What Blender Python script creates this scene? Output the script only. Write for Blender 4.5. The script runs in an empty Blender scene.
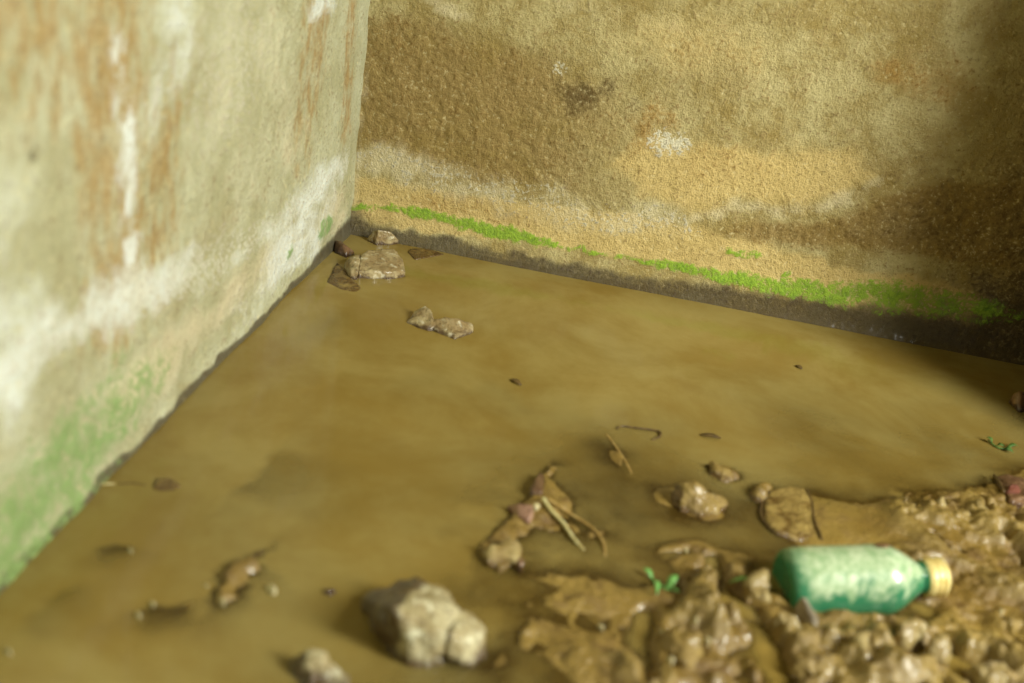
import bpy, bmesh, math, random
import numpy as np
from mathutils import Vector, Matrix, noise as mn

random.seed(7)
sc = bpy.context.scene
col = sc.collection

# ------------------------------------------------------------------ camera, light, exposure
# world: wall_left is the plane x=0, wall_back the plane y=0, the water stands at z=0
F_PX = 1100.0
CAM_R = np.array([[0.9771027933808158, -0.1964731066892962, 0.08166057503632355],
                  [0.15351811195956766, 0.3852772951895232, -0.9099415338975438],
                  [0.14731707459685817, 0.9016427918856235, 0.40661770174565975]])
CAM_P = np.array([0.4819743, -1.80915997, 0.66])
cam = bpy.data.cameras.new('camera')
cam.sensor_width = 36.0
cam.lens = F_PX / 1024 * 36.0
cam.clip_start = 0.02
cam.dof.use_dof = True
cam.dof.focus_distance = 1.90
cam.dof.aperture_fstop = 2.6
cam_o = bpy.data.objects.new('camera', cam)
m4 = Matrix([list(r) + [0] for r in CAM_R.tolist()] + [[0, 0, 0, 1]])
m4.translation = Vector(CAM_P.tolist())
cam_o.matrix_world = m4
col.objects.link(cam_o)
sc.camera = cam_o

world = bpy.data.worlds.new('sky')
sc.world = world
world.use_nodes = True
bg = world.node_tree.nodes['Background']
bg.inputs['Color'].default_value = (0.86, 0.96, 0.92, 1)
bg.inputs['Strength'].default_value = 0.06

ld = bpy.data.lights.new('doorway_daylight', 'AREA')      # daylight through the doorway beyond wall_right
ld.shape = 'RECTANGLE'
ld.size = 0.55
ld.size_y = 0.9
ld.energy = 104
ld.color = (0.99, 1.0, 0.91)
lo = bpy.data.objects.new('doorway_daylight', ld)
LP = Vector((2.3, -1.55, 1.3))
lo.location = LP
lo.rotation_euler = (Vector((0.25, -0.55, 0.15)) - LP).to_track_quat('-Z', 'Y').to_euler()
col.objects.link(lo)

sc.view_settings.view_transform = 'Standard'
sc.view_settings.look = 'None'
sc.view_settings.exposure = 0.0
sc.view_settings.gamma = 1.0
sc.view_settings.use_curve_mapping = False

# ------------------------------------------------------------------ helpers
def wdir(px, py):
    return CAM_R @ np.array([(px - 512) / F_PX, -(py - 341.5) / F_PX, -1.0])
def fl(px, py, z=0.0):                       # the point of the plane z that stands at a pixel
    d = wdir(px, py); t = (z - CAM_P[2]) / d[2]
    return CAM_P + d * t
def bw(px, py):                              # (x, z) on wall_back
    d = wdir(px, py); t = -CAM_P[1] / d[1]; p = CAM_P + d * t
    return p[0], p[2]
def lw(px, py):                              # (y, z) on wall_left
    d = wdir(px, py); t = -CAM_P[0] / d[0]; p = CAM_P + d * t
    return p[1], p[2]

def vnoise(x, y, s, seed):
    rs = np.random.RandomState(seed)
    tab = rs.rand(256, 256)
    xs = np.asarray(x) / s + 1000.3; ys = np.asarray(y) / s + 1000.7
    xi = np.floor(xs).astype(int); yi = np.floor(ys).astype(int)
    fx = xs - xi; fy = ys - yi
    fx = fx * fx * (3 - 2 * fx); fy = fy * fy * (3 - 2 * fy)
    a = tab[xi % 256, yi % 256]; b = tab[(xi + 1) % 256, yi % 256]
    c = tab[xi % 256, (yi + 1) % 256]; d = tab[(xi + 1) % 256, (yi + 1) % 256]
    return a * (1 - fx) * (1 - fy) + b * fx * (1 - fy) + c * (1 - fx) * fy + d * fx * fy
def fbm(x, y, s, seed, octv=4, gain=0.5):
    t = 0; amp = 1; tot = 0
    c, sn = math.cos(0.6), math.sin(0.6)
    for k in range(octv):
        t = t + amp * vnoise(x, y, s, seed + 17 * k); tot += amp
        amp *= gain; s *= 0.5
        x, y = x * c - y * sn, x * sn + y * c
    return t / tot
def cells(x, y, s, seed):                                 # distance to the nearest jittered cell point (in cell radii), and that cell's random value
    rs = np.random.RandomState(seed); T = rs.rand(128, 128, 3)
    X_ = np.asarray(x) / s + 500.0; Y_ = np.asarray(y) / s + 500.0
    xi = np.floor(X_).astype(int); yi = np.floor(Y_).astype(int)
    best = np.full(X_.shape, 9.0); val = np.zeros(X_.shape)
    for i in (-1, 0, 1):
        for j in (-1, 0, 1):
            t = T[(xi + i) % 128, (yi + j) % 128]
            d = np.hypot(xi + i + t[..., 0] - X_, yi + j + t[..., 1] - Y_) / 0.62
            m = d < best
            best = np.where(m, d, best); val = np.where(m, t[..., 2], val)
    return best, val
def sstep(a, b, v):
    t = np.clip((v - a) / (b - a), 0, 1)
    return t * t * (3 - 2 * t)
def ell(x, y, cx, cy, rx, ry, ang=0.0, soft=0.5):       # soft ellipse mask
    c, s = math.cos(ang), math.sin(ang)
    dx, dy = x - cx, y - cy
    u = (dx * c + dy * s) / rx; v = (-dx * s + dy * c) / ry
    return 1 - sstep(1 - soft, 1 + soft, np.sqrt(u * u + v * v))
def pdist(x, y, pts):                                    # distance to a polyline, and the position along it
    best = np.full(np.shape(x), 1e9); par = np.zeros(np.shape(x))
    n = len(pts) - 1
    for i in range(n):
        (ax, ay), (bx, by) = pts[i], pts[i + 1]
        ux, uy = bx - ax, by - ay
        t = np.clip(((x - ax) * ux + (y - ay) * uy) / (ux * ux + uy * uy + 1e-12), 0, 1)
        d = np.hypot(x - ax - t * ux, y - ay - t * uy)
        par = np.where(d < best, (i + t) / n, par); best = np.minimum(best, d)
    return best, par
def psigned(x, y, poly):                                 # signed distance to a polygon, positive inside
    d, _ = pdist(x, y, list(poly) + [poly[0]])
    ins = np.zeros(np.shape(x), bool); n = len(poly)
    for i in range(n):
        (ax, ay), (bx, by) = poly[i], poly[(i + 1) % n]
        if ay == by: continue
        cond = ((ay > y) != (by > y)) & (x < (bx - ax) * (y - ay) / (by - ay) + ax)
        ins ^= cond
    return np.where(ins, d, -d)

def tag(o, label, cat, group=None, kind=None):
    if label: o['label'] = label
    if cat: o['category'] = cat
    if group: o['group'] = group
    if kind: o['kind'] = kind
    return o
def link(name, me, mat, parent=None, smooth=True):
    o = bpy.data.objects.new(name, me)
    col.objects.link(o)
    if mat: me.materials.append(mat)
    if smooth:
        me.polygons.foreach_set('use_smooth', [True] * len(me.polygons))
    if parent: o.parent = parent
    return o
def grid_mesh(name, P):                                  # P: (n, m, 3)
    n, m = P.shape[:2]
    idx = np.arange(n * m).reshape(n, m)
    f = np.stack([idx[:-1, :-1], idx[1:, :-1], idx[1:, 1:], idx[:-1, 1:]], -1).reshape(-1, 4)
    me = bpy.data.meshes.new(name)
    me.vertices.add(n * m); me.vertices.foreach_set('co', P.reshape(-1).astype(np.float32))
    me.loops.add(f.size); me.loops.foreach_set('vertex_index', f.reshape(-1).astype(np.int32))
    me.polygons.add(len(f))
    me.polygons.foreach_set('loop_start', np.arange(0, f.size, 4, dtype=np.int32))
    me.update(calc_edges=True); me.validate()
    return me
def set_attr(me, name, arrs):
    a = me.attributes.new(name, 'FLOAT_COLOR', 'POINT')
    v = np.stack([np.broadcast_to(q, arrs[0].shape).reshape(-1) for q in arrs], -1).astype(np.float32)
    a.data.foreach_set('color', np.clip(v, 0, 1).reshape(-1))

# ------------------------------------------------------------------ node helpers
def srgb(r, g, b):
    f = lambda c: (c / 255 / 12.92) if c / 255 <= 0.04045 else ((c / 255 + 0.055) / 1.055) ** 2.4
    return (f(r), f(g), f(b), 1)
class NT:
    def __init__(s, name):
        s.m = bpy.data.materials.new(name); s.m.use_nodes = True
        s.t = s.m.node_tree; s.t.nodes.clear()
        s.out = s.n('ShaderNodeOutputMaterial')
        s.geo = s.n('ShaderNodeNewGeometry'); s.tc = s.n('ShaderNodeTexCoord')
    def n(s, ty): return s.t.nodes.new(ty)
    def l(s, a, b): s.t.links.new(a, b)
    def set(s, inp, v):
        if hasattr(v, 'is_linked') or isinstance(v, bpy.types.NodeSocket): s.l(v, inp)
        else: inp.default_value = v
    def noise(s, scale, detail=4, rough=0.55, vec=None, dist=0.0, stretch=None):
        k = s.n('ShaderNodeTexNoise'); k.inputs['Scale'].default_value = scale
        k.inputs['Detail'].default_value = detail; k.inputs['Roughness'].default_value = rough
        k.inputs['Distortion'].default_value = dist
        v = vec or s.tc.outputs['Object']
        if stretch:
            mp = s.n('ShaderNodeMapping'); mp.inputs['Scale'].default_value = stretch
            s.l(v, mp.inputs['Vector']); v = mp.outputs['Vector']
        s.l(v, k.inputs['Vector'])
        return k.outputs['Fac']
    def vor(s, scale, feature='F1'):
        k = s.n('ShaderNodeTexVoronoi'); k.feature = feature; k.inputs['Scale'].default_value = scale
        s.l(s.tc.outputs['Object'], k.inputs['Vector']); return k.outputs['Distance']
    def ramp(s, fac, a, b, lo=0.0, hi=1.0):
        k = s.n('ShaderNodeMapRange'); k.interpolation_type = 'SMOOTHSTEP'
        s.set(k.inputs['Value'], fac); s.set(k.inputs['From Min'], a); s.set(k.inputs['From Max'], b)
        k.inputs['To Min'].default_value = lo; k.inputs['To Max'].default_value = hi
        return k.outputs['Result']
    def math(s, op, a, b=0.0, clamp=False):
        k = s.n('ShaderNodeMath'); k.operation = op; k.use_clamp = clamp
        s.set(k.inputs[0], a); s.set(k.inputs[1], b); return k.outputs[0]
    def mix(s, fac, a, b, mode='MIX'):
        k = s.n('ShaderNodeMix'); k.data_type = 'RGBA'; k.blend_type = mode
        s.set(k.inputs['Factor'], fac); s.set(k.inputs['A'], a); s.set(k.inputs['B'], b)
        return [o for o in k.outputs if o.name == 'Result' and o.type == 'RGBA'][0]
    def mixf(s, fac, a, b):
        k = s.n('ShaderNodeMix'); k.data_type = 'FLOAT'
        s.set(k.inputs[0], fac); s.set(k.inputs[2], a); s.set(k.inputs[3], b); return k.outputs[0]
    def attr(s, name):
        k = s.n('ShaderNodeAttribute'); k.attribute_name = name
        sp = s.n('ShaderNodeSeparateColor'); s.l(k.outputs['Color'], sp.inputs[0])
        return sp.outputs[0], sp.outputs[1], sp.outputs[2], k.outputs['Alpha']
    def bump(s, h, strength=0.5, dist=0.003, normal=None):
        k = s.n('ShaderNodeBump'); k.inputs['Strength'].default_value = strength
        k.inputs['Distance'].default_value = dist; s.l(h, k.inputs['Height'])
        if normal: s.l(normal, k.inputs['Normal'])
        return k.outputs['Normal']
    def bsdf(s, color, rough=0.6, normal=None, **kw):
        k = s.n('ShaderNodeBsdfPrincipled')
        s.set(k.inputs['Base Color'], color); s.set(k.inputs['Roughness'], rough)
        if normal: s.l(normal, k.inputs['Normal'])
        for key, v in kw.items(): s.set(k.inputs[key.replace('_', ' ')], v)
        s.l(k.outputs[0], s.out.inputs[0]); return k

def soft(nt, mask, nz, k=0.9, a=0.2, b=0.95):             # break up a soft mask with noise, without changing its place
    v = nt.math('ADD', mask, nt.math('MULTIPLY', nt.math('SUBTRACT', nz, 0.5), nt.math('MULTIPLY', nt.ramp(mask, 0.0, 0.3), k)))
    return nt.ramp(v, a, b)

# ------------------------------------------------------------------ wall materials
def wall_material(name, base_a, base_b, stretch, dampc, palec, saltc, saltk, mossa, mossb):
    nt = NT(name)
    salt, moss, damp, rust = nt.attr('stain_a')
    pale, wet, spot, flake = nt.attr('stain_b')
    ex = lambda f: nt.ramp(f, 0.28, 0.72)
    big = ex(nt.noise(9, 6, 0.65)); mid = ex(nt.noise(34, 6, 0.68)); fine = ex(nt.noise(150, 5, 0.7))
    grit = nt.noise(400, 2, 0.6)
    mf = nt.math('ADD', nt.math('MULTIPLY', mid, 0.5), nt.math('MULTIPLY', fine, 0.5))
    bm_ = nt.math('ADD', nt.math('MULTIPLY', big, 0.5), nt.math('MULTIPLY', mf, 0.5))
    streak = ex(nt.noise(60, 6, 0.65, stretch=stretch)) if stretch else None
    c = nt.mix(nt.ramp(bm_, 0.2, 0.8), base_a, base_b)
    c = nt.mix(nt.ramp(nt.noise(5, 5, 0.7, dist=0.5), 0.52, 0.72, 0, 0.4), c, srgb(146, 122, 66))
    c = nt.mix(nt.ramp(mf, 0.55, 0.9, 0, 0.45), c, srgb(150, 118, 60))
    c = nt.mix(nt.math('MULTIPLY', soft(nt, pale, bm_, 0.9, 0.1, 0.85), 0.82), c, palec)
    c = nt.mix(nt.math('MULTIPLY', soft(nt, rust, streak if stretch else mf, 1.1, 0.05, 1.1), 0.72), c, srgb(168, 130, 64))
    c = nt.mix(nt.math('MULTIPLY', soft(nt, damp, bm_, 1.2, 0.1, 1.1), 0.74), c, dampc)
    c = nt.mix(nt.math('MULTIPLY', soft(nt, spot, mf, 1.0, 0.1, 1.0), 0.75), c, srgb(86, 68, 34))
    c = nt.mix(nt.math('MULTIPLY', soft(nt, salt, bm_, 1.4, 0.1, 1.05), saltk), c, saltc)
    c = nt.mix(nt.math('MULTIPLY', soft(nt, flake, fine, 1.8, 0.5, 0.95), 0.85), c, srgb(230, 226, 200))
    c = nt.mix(nt.ramp(fine, 0.3, 0.0, 0, 0.5), c, srgb(226, 212, 164))
    c = nt.mix(nt.ramp(fine, 0.66, 1.0, 0, 0.55), c, srgb(104, 80, 40))
    c = nt.mix(nt.math('MULTIPLY', nt.ramp(grit, 0.64, 0.76), 0.4), c, srgb(84, 66, 40))
    wetm = soft(nt, wet, bm_, 0.8, 0.1, 1.0)
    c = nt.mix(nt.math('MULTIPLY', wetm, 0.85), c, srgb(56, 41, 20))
    mossn = nt.mix(fine, mossa, mossb)
    c = nt.mix(nt.math('MULTIPLY', soft(nt, moss, mf, 1.5, 0.2, 0.95), 0.9), c, mossn)
    h = nt.math('ADD', nt.math('MULTIPLY', fine, 0.45), nt.math('MULTIPLY', grit, 0.35))
    h = nt.math('ADD', h, nt.math('MULTIPLY', mid, 0.4))
    nrm = nt.bump(h, 0.75, 0.006)
    rough = nt.mixf(wetm, 0.92, 0.3)
    nt.bsdf(c, rough, nrm, Specular_IOR_Level=0.35, Coat_Weight=nt.math('MULTIPLY', wetm, 0.7), Coat_Roughness=0.2)
    return nt.m

MAT_BACK = wall_material('stained_concrete_back', srgb(156, 136, 78), srgb(198, 186, 134), None, srgb(136, 106, 46), srgb(214, 188, 122), srgb(218, 206, 166), 0.7, srgb(96, 142, 26), srgb(152, 188, 52))
MAT_LEFT = wall_material('stained_concrete_left', srgb(176, 172, 130), srgb(204, 204, 168), (1, 1, 0.4), srgb(150, 140, 84), srgb(220, 206, 166), srgb(238, 244, 234), 0.88, srgb(104, 136, 62), srgb(154, 182, 112))

# ------------------------------------------------------------------ wall_back
def axis(spec):
    out = []
    for a, b, s in spec: out.append(np.arange(a, b - 1e-9, s))
    out.append(np.array([spec[-1][1]])); return np.concatenate(out)
WR = 1.235                                                # x of wall_right
xs = axis([(-0.03, 1.26, 0.003)])
zs = axis([(-0.12, -0.03, 0.03), (-0.03, 0.62, 0.003), (0.62, 2.1, 0.08)])
X, Z = np.meshgrid(xs, zs, indexing='ij')
wob = lambda x, z, s, a, sd: (fbm(x, z, s, sd) - 0.5) * a
Xw = X + wob(X, Z, 0.06, 0.05, 3); Zw = Z + wob(X, Z, 0.06, 0.05, 5)
Xf = X + wob(X, Z, 0.02, 0.02, 7); Zf = Z + wob(X, Z, 0.02, 0.02, 9)
B = lambda *p: [bw(*q) for q in p]
def be(cx, cy, rx, ry, ang=0, sft=0.5, w=None):          # ellipse on wall_back given round a pixel, radii in metres
    x, z = bw(cx, cy); return ell(Xw if w is None else w[0], Zw if w is None else w[1], x, z, rx, ry, ang, sft)
# rough brown field, upper edge is a straight day joint
top = B((360, 2), (480, 22), (600, 60), (760, 100), (1100, 190))
tz = np.interp(X, [p[0] for p in top], [p[1] for p in top])
below = sstep(0.02, -0.05, Zw - tz)
lowl = B((355, 150), (470, 190), (600, 205), (760, 250), (1030, 300))
lz = np.interp(X, [p[0] for p in lowl], [p[1] for p in lowl])
above = sstep(-0.02, 0.03, Zw - lz)
damp = below * above * sstep(0.58, 0.24, Xw) * 0.85
damp = np.maximum(damp, be(545, 115, 0.16, 0.085, 0, 0.8) * 0.7)
damp = np.maximum(damp, be(700, 75, 0.10, 0.10, 0, 0.9) * 0.32)
olive = B((690, 232), (740, 215), (790, 217), (840, 212), (885, 186), (930, 176), (1040, 170), (1100, 300), (900, 262), (760, 250))
od = psigned(Xf, Zf, olive)
damp = np.maximum(damp, sstep(-0.006, 0.03, od) * 1.0)
damp = np.maximum(damp, sstep(0.88, 1.15, Xw) * 0.8)  # browner towards the right end, over the full height
spot = np.maximum(be(575, 92, 0.035, 0.022, -0.2, 0.8) * 0.9, be(603, 88, 0.018, 0.016) * 0.6)
spot = np.maximum(spot, be(642, 100, 0.012, 0.02) * 0.5)
spot = np.maximum(spot, sstep(0, 0.05, od) * 0.35)
spot = np.maximum(spot, sstep(0.93, 1.2, Xw) * 0.7)  # darker towards the right end
pale_r = B((640, 130), (700, 145), (800, 150), (860, 150), (890, 170), (850, 205), (800, 212), (750, 205), (700, 225), (640, 200), (600, 170))
pd = psigned(Xw, Zw, pale_r)
pale = sstep(-0.02, 0.04, pd) * 0.95
strip = B((355, 195), (450, 214), (560, 226), (700, 248), (860, 292), (960, 306))
sd_, sp_ = pdist(Xf, Zf, strip)
pale = np.maximum(pale, sstep(0.05, 0.02, sd_) * 1.0)
pale = np.maximum(pale, be(690, 40, 0.13, 0.05, 0, 0.9) * 0.4)
rust = be(655, 125, 0.035, 0.045) * 0.65 + be(720, 170, 0.09, 0.04) * 0.3 + be(930, 80, 0.07, 0.04) * 0.55 + be(880, 75, 0.03, 0.02) * 0.5
rust = np.maximum(rust, be(470, 205, 0.12, 0.02) * 0.5)
saltl = B((358, 160), (420, 168), (500, 192), (580, 210), (690, 228))
qd, qp = pdist(Xw, Zw, saltl)
salt = sstep(0.055, 0.0, qd) * np.interp(qp, [0, 0.25, 0.6, 1], [1.0, 0.85, 0.6, 0.5])
rim = B((690, 222), (740, 207), (790, 212), (840, 205), (880, 182))
rd, _ = pdist(Xf, Zf, rim)
salt = np.maximum(salt, sstep(0.024, 0.0, rd) * 0.7)
salt = np.maximum(salt, be(650, 211, 0.016, 0.008, 0, 0.6, (Xf, Zf)) * 1.0)
salt = np.maximum(salt, be(620, 8, 0.2, 0.03, 0, 0.8) * 0.25)
salt = np.maximum(salt, be(440, 5, 0.05, 0.012, -0.25, 0.8, (Xf, Zf)) * 0.75)
salt = np.maximum(salt, sstep(0.02, 0.004, X) * sstep(0.45, 0.1, Z) * 0.6)
flake = be(668, 142, 0.035, 0.02, 0, 0.7, (Xf, Zf)) * 1.0
flake = np.maximum(flake, be(560, 68, 0.012, 0.01, 0, 0.7, (Xf, Zf)) * 0.7)
flake = np.maximum(flake, sstep(0.06, 0.0, qd) * 0.3)
mossl = B((352, 206), (395, 208), (440, 218), (500, 232), (560, 245), (620, 256), (690, 270), (760, 284), (830, 294), (900, 298), (965, 306), (1020, 318))
md, mp_ = pdist(Xf + wob(X, Z, 0.008, 0.006, 31), Zf * 0.6 + Z * 0.4 + wob(X, Z, 0.008, 0.008, 33), mossl)
mw = np.interp(mp_, np.array([0, .08, .2, .3, .36, .45, .52, .6, .7, .8, .9, 1]), np.array([.007, .009, .012, .016, .006, .004, .009,   .014, .020, .032, .034, .016]))
moss = sstep(1.35, 0.1, md / mw) * (0.45 + 0.95 * fbm(X, Z, 0.025, 41)) * np.interp(mp_, [0, .1, .2, .33, .38, .47, .52, .6, 1], [1.0, 1.1, 1.2, 1.2, .75, .75, 1.15, 1.3, .7])
for c_ in ((745, 255, .025, .006), (728, 250, .01, .006), (787, 275, .007, .008), (818, 283, .012, .008), (890, 285, .02, .012), (507, 231, .012, .009)):
    moss = np.maximum(moss, be(c_[0], c_[1], c_[2], c_[3], 0, 0.6, (Xf, Zf)) * 0.75)
moss = np.clip(moss, 0, 1)
bandh = np.interp(X, [0, 0.1, 0.3, 0.6, 0.9, 1.2], [0.03, 0.024, 0.022, 0.032, 0.046, 0.065])
wet = sstep(1.4, 0.6, Zf / bandh) * np.interp(X, [0, .3, .7, 1.1], [.85, .8, .95, 1.1]) + sstep(0.009, 0.003, Z + wob(X, Z, 0.01, 0.004, 51)) * 0.5
wet = np.maximum(wet, sstep(0.06, 0.0, np.hypot(Xf, (Zf - 0.01) * 0.8)) * 0.95)
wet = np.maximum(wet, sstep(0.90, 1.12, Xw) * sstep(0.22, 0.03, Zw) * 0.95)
rough_amt = 0.35 + 0.9 * np.clip(damp, 0, 1) * above
disp = (fbm(X, Z, 0.25, 61) - 0.5) * 0.012 + (fbm(X, Z, 0.03, 63, 4, 0.6) - 0.5) * 0.006 * rough_amt + (fbm(X, Z, 0.009, 65, 2) - 0.5) * 0.004 * rough_amt
disp += below * -0.003 + moss * 0.0025
cove = 0.014 * np.exp(-np.maximum(Z, 0) / 0.018)
Y = -disp - cove - 0.006 * sstep(0.07, 0.02, Z)
Y = np.where(Z < -0.03, -0.02, Y)
me = grid_mesh('wall_back', np.stack([X, Y, Z], -1))
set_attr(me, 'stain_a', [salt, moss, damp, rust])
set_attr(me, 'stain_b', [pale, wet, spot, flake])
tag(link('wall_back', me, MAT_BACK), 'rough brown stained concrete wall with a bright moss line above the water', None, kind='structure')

# ------------------------------------------------------------------ wall_left
ys = axis([(-3.0, -1.5, 0.1), (-1.5, 0.0301, 0.0035)])
zs = axis([(-0.12, -0.03, 0.03), (-0.03, 0.60, 0.0035), (0.60, 2.1, 0.08)])
Y, Z = np.meshgrid(ys, zs, indexing='ij')
Yw = Y + wob(Y, Z, 0.06, 0.05, 103); Zw = Z + wob(Y, Z, 0.06, 0.05, 105)
Yf = Y + wob(Y, Z, 0.02, 0.02, 107); Zf = Z + wob(Y, Z, 0.02, 0.02, 109)
def le(cx, cy, rx, ry, ang=0, sft=0.5, w=None):
    y, z = lw(cx, cy); return ell(Yw if w is None else w[0], Zw if w is None else w[1], y, z, rx, ry, ang, sft)
Lp = lambda *p: [lw(*q) for q in p]
s1, q1 = pdist(Yf + wob(Y, Z, 0.03, 0.03, 111), Zf, Lp((112, -20), (112, 80), (118, 180), (122, 290)))
rust = sstep(0.11, 0.02, s1) * np.interp(q1, [0, .3, .7, 1], [0.7, 0.85, 0.8, 0.7])
s2, q2 = pdist(Yw, Zw, Lp((170, 110), (165, 180), (158, 270)))
rust = np.maximum(rust, sstep(0.09, 0.0, s2) * 0.62)
rust = np.maximum(rust, le(40, 20, 0.12, 0.09, 0, 0.8) * 0.6)
s3, q3 = pdist(Yf, Zf, Lp((318, -10), (312, 80), (305, 150)))
rust = np.maximum(rust, sstep(0.09, 0.02, s3) * np.interp(q3, [0, .6, 1], [0.7, 0.55, 0.3]))
s4, q4 = pdist(Yf, Zf, Lp((352, -10), (346, 130)))
rust = np.maximum(rust, sstep(0.05, 0.0, s4) * 0.75)
pale = le(250, 90, 0.18, 0.2, 0, 0.7) * 0.25
pl, _ = pdist(Yw, Zw, Lp((340, 205), (250, 280), (190, 340), (120, 400)))
pale = np.maximum(pale, sstep(0.07, 0.0, pl) * 0.6)
pale = np.maximum(pale, le(300, 140, 0.08, 0.05, 0, 0.8) * 0.4)
w1, r1 = pdist(Yf, Zf, Lp((122, 45), (128, 120), (134, 200), (140, 290)))
salt = sstep(0.040, 0.0, w1) * np.clip(3.2 * fbm(Y * 1.6, Z * 0.7, 0.022, 121, 4, 0.6) - 1.05, 0, 1)
w2, r2 = pdist(Yw, Zw, Lp((-20, 410), (40, 350), (105, 305), (160, 285), (230, 255), (300, 205), (345, 165)))
salt = np.maximum(salt, sstep(0.05, 0.0, w2) * np.interp(r2, [0, .2, .4, .55, .7, .85, 1], [.7, .95, .9, .4, .35, .85, .85]))
salt = np.maximum(salt, le(-10, 330, 0.13, 0.12, 0, 0.8) * 0.3)
salt = np.maximum(salt, le(170, 65, 0.05, 0.07, 0, 0.8) * 0.45)
salt = np.maximum(salt, le(325, 4, 0.07, 0.018, 0, 0.7, (Yf, Zf)) * 0.85)
salt = np.maximum(salt, le(300, 238, 0.14, 0.05, 0, 0.8) * 0.75)
salt = np.maximum(salt, le(250, 310, 0.10, 0.05, 0, 0.8) * 0.25)
moss = le(60, 475, 0.15, 0.06, 0, 0.7, (Yf, Zf)) * 0.75
moss = np.maximum(moss, le(10, 540, 0.12, 0.07, 0, 0.7) * 0.75)
moss = np.maximum(moss, le(135, 395, 0.09, 0.035, 0, 0.7, (Yf, Zf)) * 0.62)
moss = np.maximum(moss, le(120, 370, 0.03, 0.025, 0, 0.7, (Yf, Zf)) * 0.5)
moss = np.maximum(moss, le(325, 226, 0.035, 0.018, 0, 0.5, (Yf, Zf)) * 0.9)
moss = np.maximum(moss, le(291, 254, 0.015, 0.013, 0, 0.5, (Yf, Zf)) * 0.8)
moss = np.clip(moss * (0.62 + 0.75 * fbm(Y, Z, 0.03, 131)), 0, 1)
damp = sstep(0.05, 0.0, np.abs(Z - 0.03)) * sstep(-0.55, -1.0, Y) * 0.35
damp = np.maximum(damp, le(170, 350, 0.2, 0.012, 0, 0.9) * 0.25)
spot = le(38, 159, 0.0065, 0.0075, 0, 0.35, (Y, Z)) * 1.0
spot = np.maximum(spot, le(131, 203, 0.006, 0.01, 0, 0.5, (Y, Z)) * 0.55)
bandh = np.interp(Y, [-1.2, -0.8, -0.5, -0.25, -0.1, 0], [0.012, 0.009, 0.008, 0.011, 0.024, 0.034])
wet = sstep(1.4, 0.5, (Z + wob(Y, Z, 0.04, 0.014, 141)) / bandh) * 1.0
wet = np.maximum(wet, sstep(0.07, 0.01, np.hypot(Yf, (Zf - 0.005) * 1.2)) * 0.8)
flake = sstep(0.05, 0.0, w2) * 0.6 + sstep(0.04, 0.0, w1) * 0.4
flake = np.maximum(flake, le(230, 60, 0.16, 0.12, 0, 0.8) * 0.35)
disp = (fbm(Y, Z, 0.22, 161) - 0.5) * 0.014 + (fbm(Y, Z, 0.03, 163, 4, 0.6) - 0.5) * 0.004
disp += moss * 0.003 - 0.012 * sstep(0.5, 1.0, spot) * le(38, 159, 0.01, 0.01, 0, 0.4, (Y, Z))
XX = disp + 0.006 * np.exp(-np.maximum(Z, 0) / 0.012)
XX = np.where((Z < -0.03) | (Y < -1.6), 0.0, XX)
me = grid_mesh('wall_left', np.stack([XX, Y, Z], -1)[::-1])
rv = lambda a: np.broadcast_to(a, Y.shape)[::-1]
set_attr(me, 'stain_a', [rv(salt), rv(moss), rv(damp), rv(rust)])
set_attr(me, 'stain_b', [rv(pale), rv(wet), rv(spot), rv(flake)])
tag(link('wall_left', me, MAT_LEFT), 'pale concrete wall streaked with rust and white salt, green algae at its foot', None, kind='structure')

# ------------------------------------------------------------------ wall_right (a short cross wall just outside the frame) and ceiling
def plain_wall(name, lo, hi, label):
    bm = bmesh.new()
    r = bmesh.ops.create_cube(bm, size=1)
    for v in r['verts']:
        v.co = Vector([lo[i] + (v.co[i] + 0.5) * (hi[i] - lo[i]) for i in range(3)])
    me = bpy.data.meshes.new(name); bm.to_mesh(me); bm.free()
    nt = PLAIN
    return tag(link(name, me, nt, smooth=False), label, None, kind='structure')
_nt = NT('plain_concrete')
_c = _nt.mix(_nt.ramp(_nt.noise(6, 5), 0.35, 0.7), srgb(74, 60, 36), srgb(104, 88, 56))
_nt.bsdf(_c, 0.9, _nt.bump(_nt.noise(120, 4), 0.5, 0.004)); PLAIN = _nt.m
plain_wall('wall_right', (WR, -0.40, -0.12), (WR + 0.14, 0.03, 2.1), 'short concrete cross wall that shades the right end of the pool')
plain_wall('ceiling', (-0.05, -3.0, 2.1), (3.2, 0.05, 2.2), 'plain concrete ceiling slab')
plain_wall('wall_outer', (WR + 0.14, -0.05, -0.12), (3.2, 0.03, 2.1), 'plain concrete wall beyond the cross wall')

# ------------------------------------------------------------------ floor: mud bed
gx = axis([(-0.04, 1.36, 0.0026)])
gy = axis([(-1.36, 0.03, 0.0026)])
GX, GY = np.meshgrid(gx, gy, indexing='ij')
def P2(*p): return [tuple(fl(*q)[:2]) for q in p]
wx = GX + wob(GX, GY, 0.07, 0.05, 201) + wob(GX, GY, 0.018, 0.014, 203)
wy = GY + wob(GX, GY, 0.07, 0.05, 205) + wob(GX, GY, 0.018, 0.014, 207)
land = P2((1060, 462), (1000, 484), (950, 492), (900, 490), (885, 515), (905, 548), (850, 556), (790, 560), (745, 565), (700, 548), (668, 548), (650, 566),
          (655, 590), (640, 612), (618, 640), (600, 665), (590, 740), (1200, 760), (1200, 462))
sd = psigned(wx, wy, land)
near = sstep(-0.15, -0.95, GY)
H = -0.030 + 0.010 * near + 0.022 * sstep(-0.40, -0.02, sd) * (1 - 0.4 * near) + 0.010 * sstep(-0.05, 0.04, sd)
n1 = fbm(GX, GY, 0.20, 211, 5, 0.5) - 0.5
H += 0.022 * n1 * sstep(0.10, -0.10, sd)
lump2 = fbm(wx, wy, 0.075, 223, 6, 0.56) - 0.5
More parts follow.
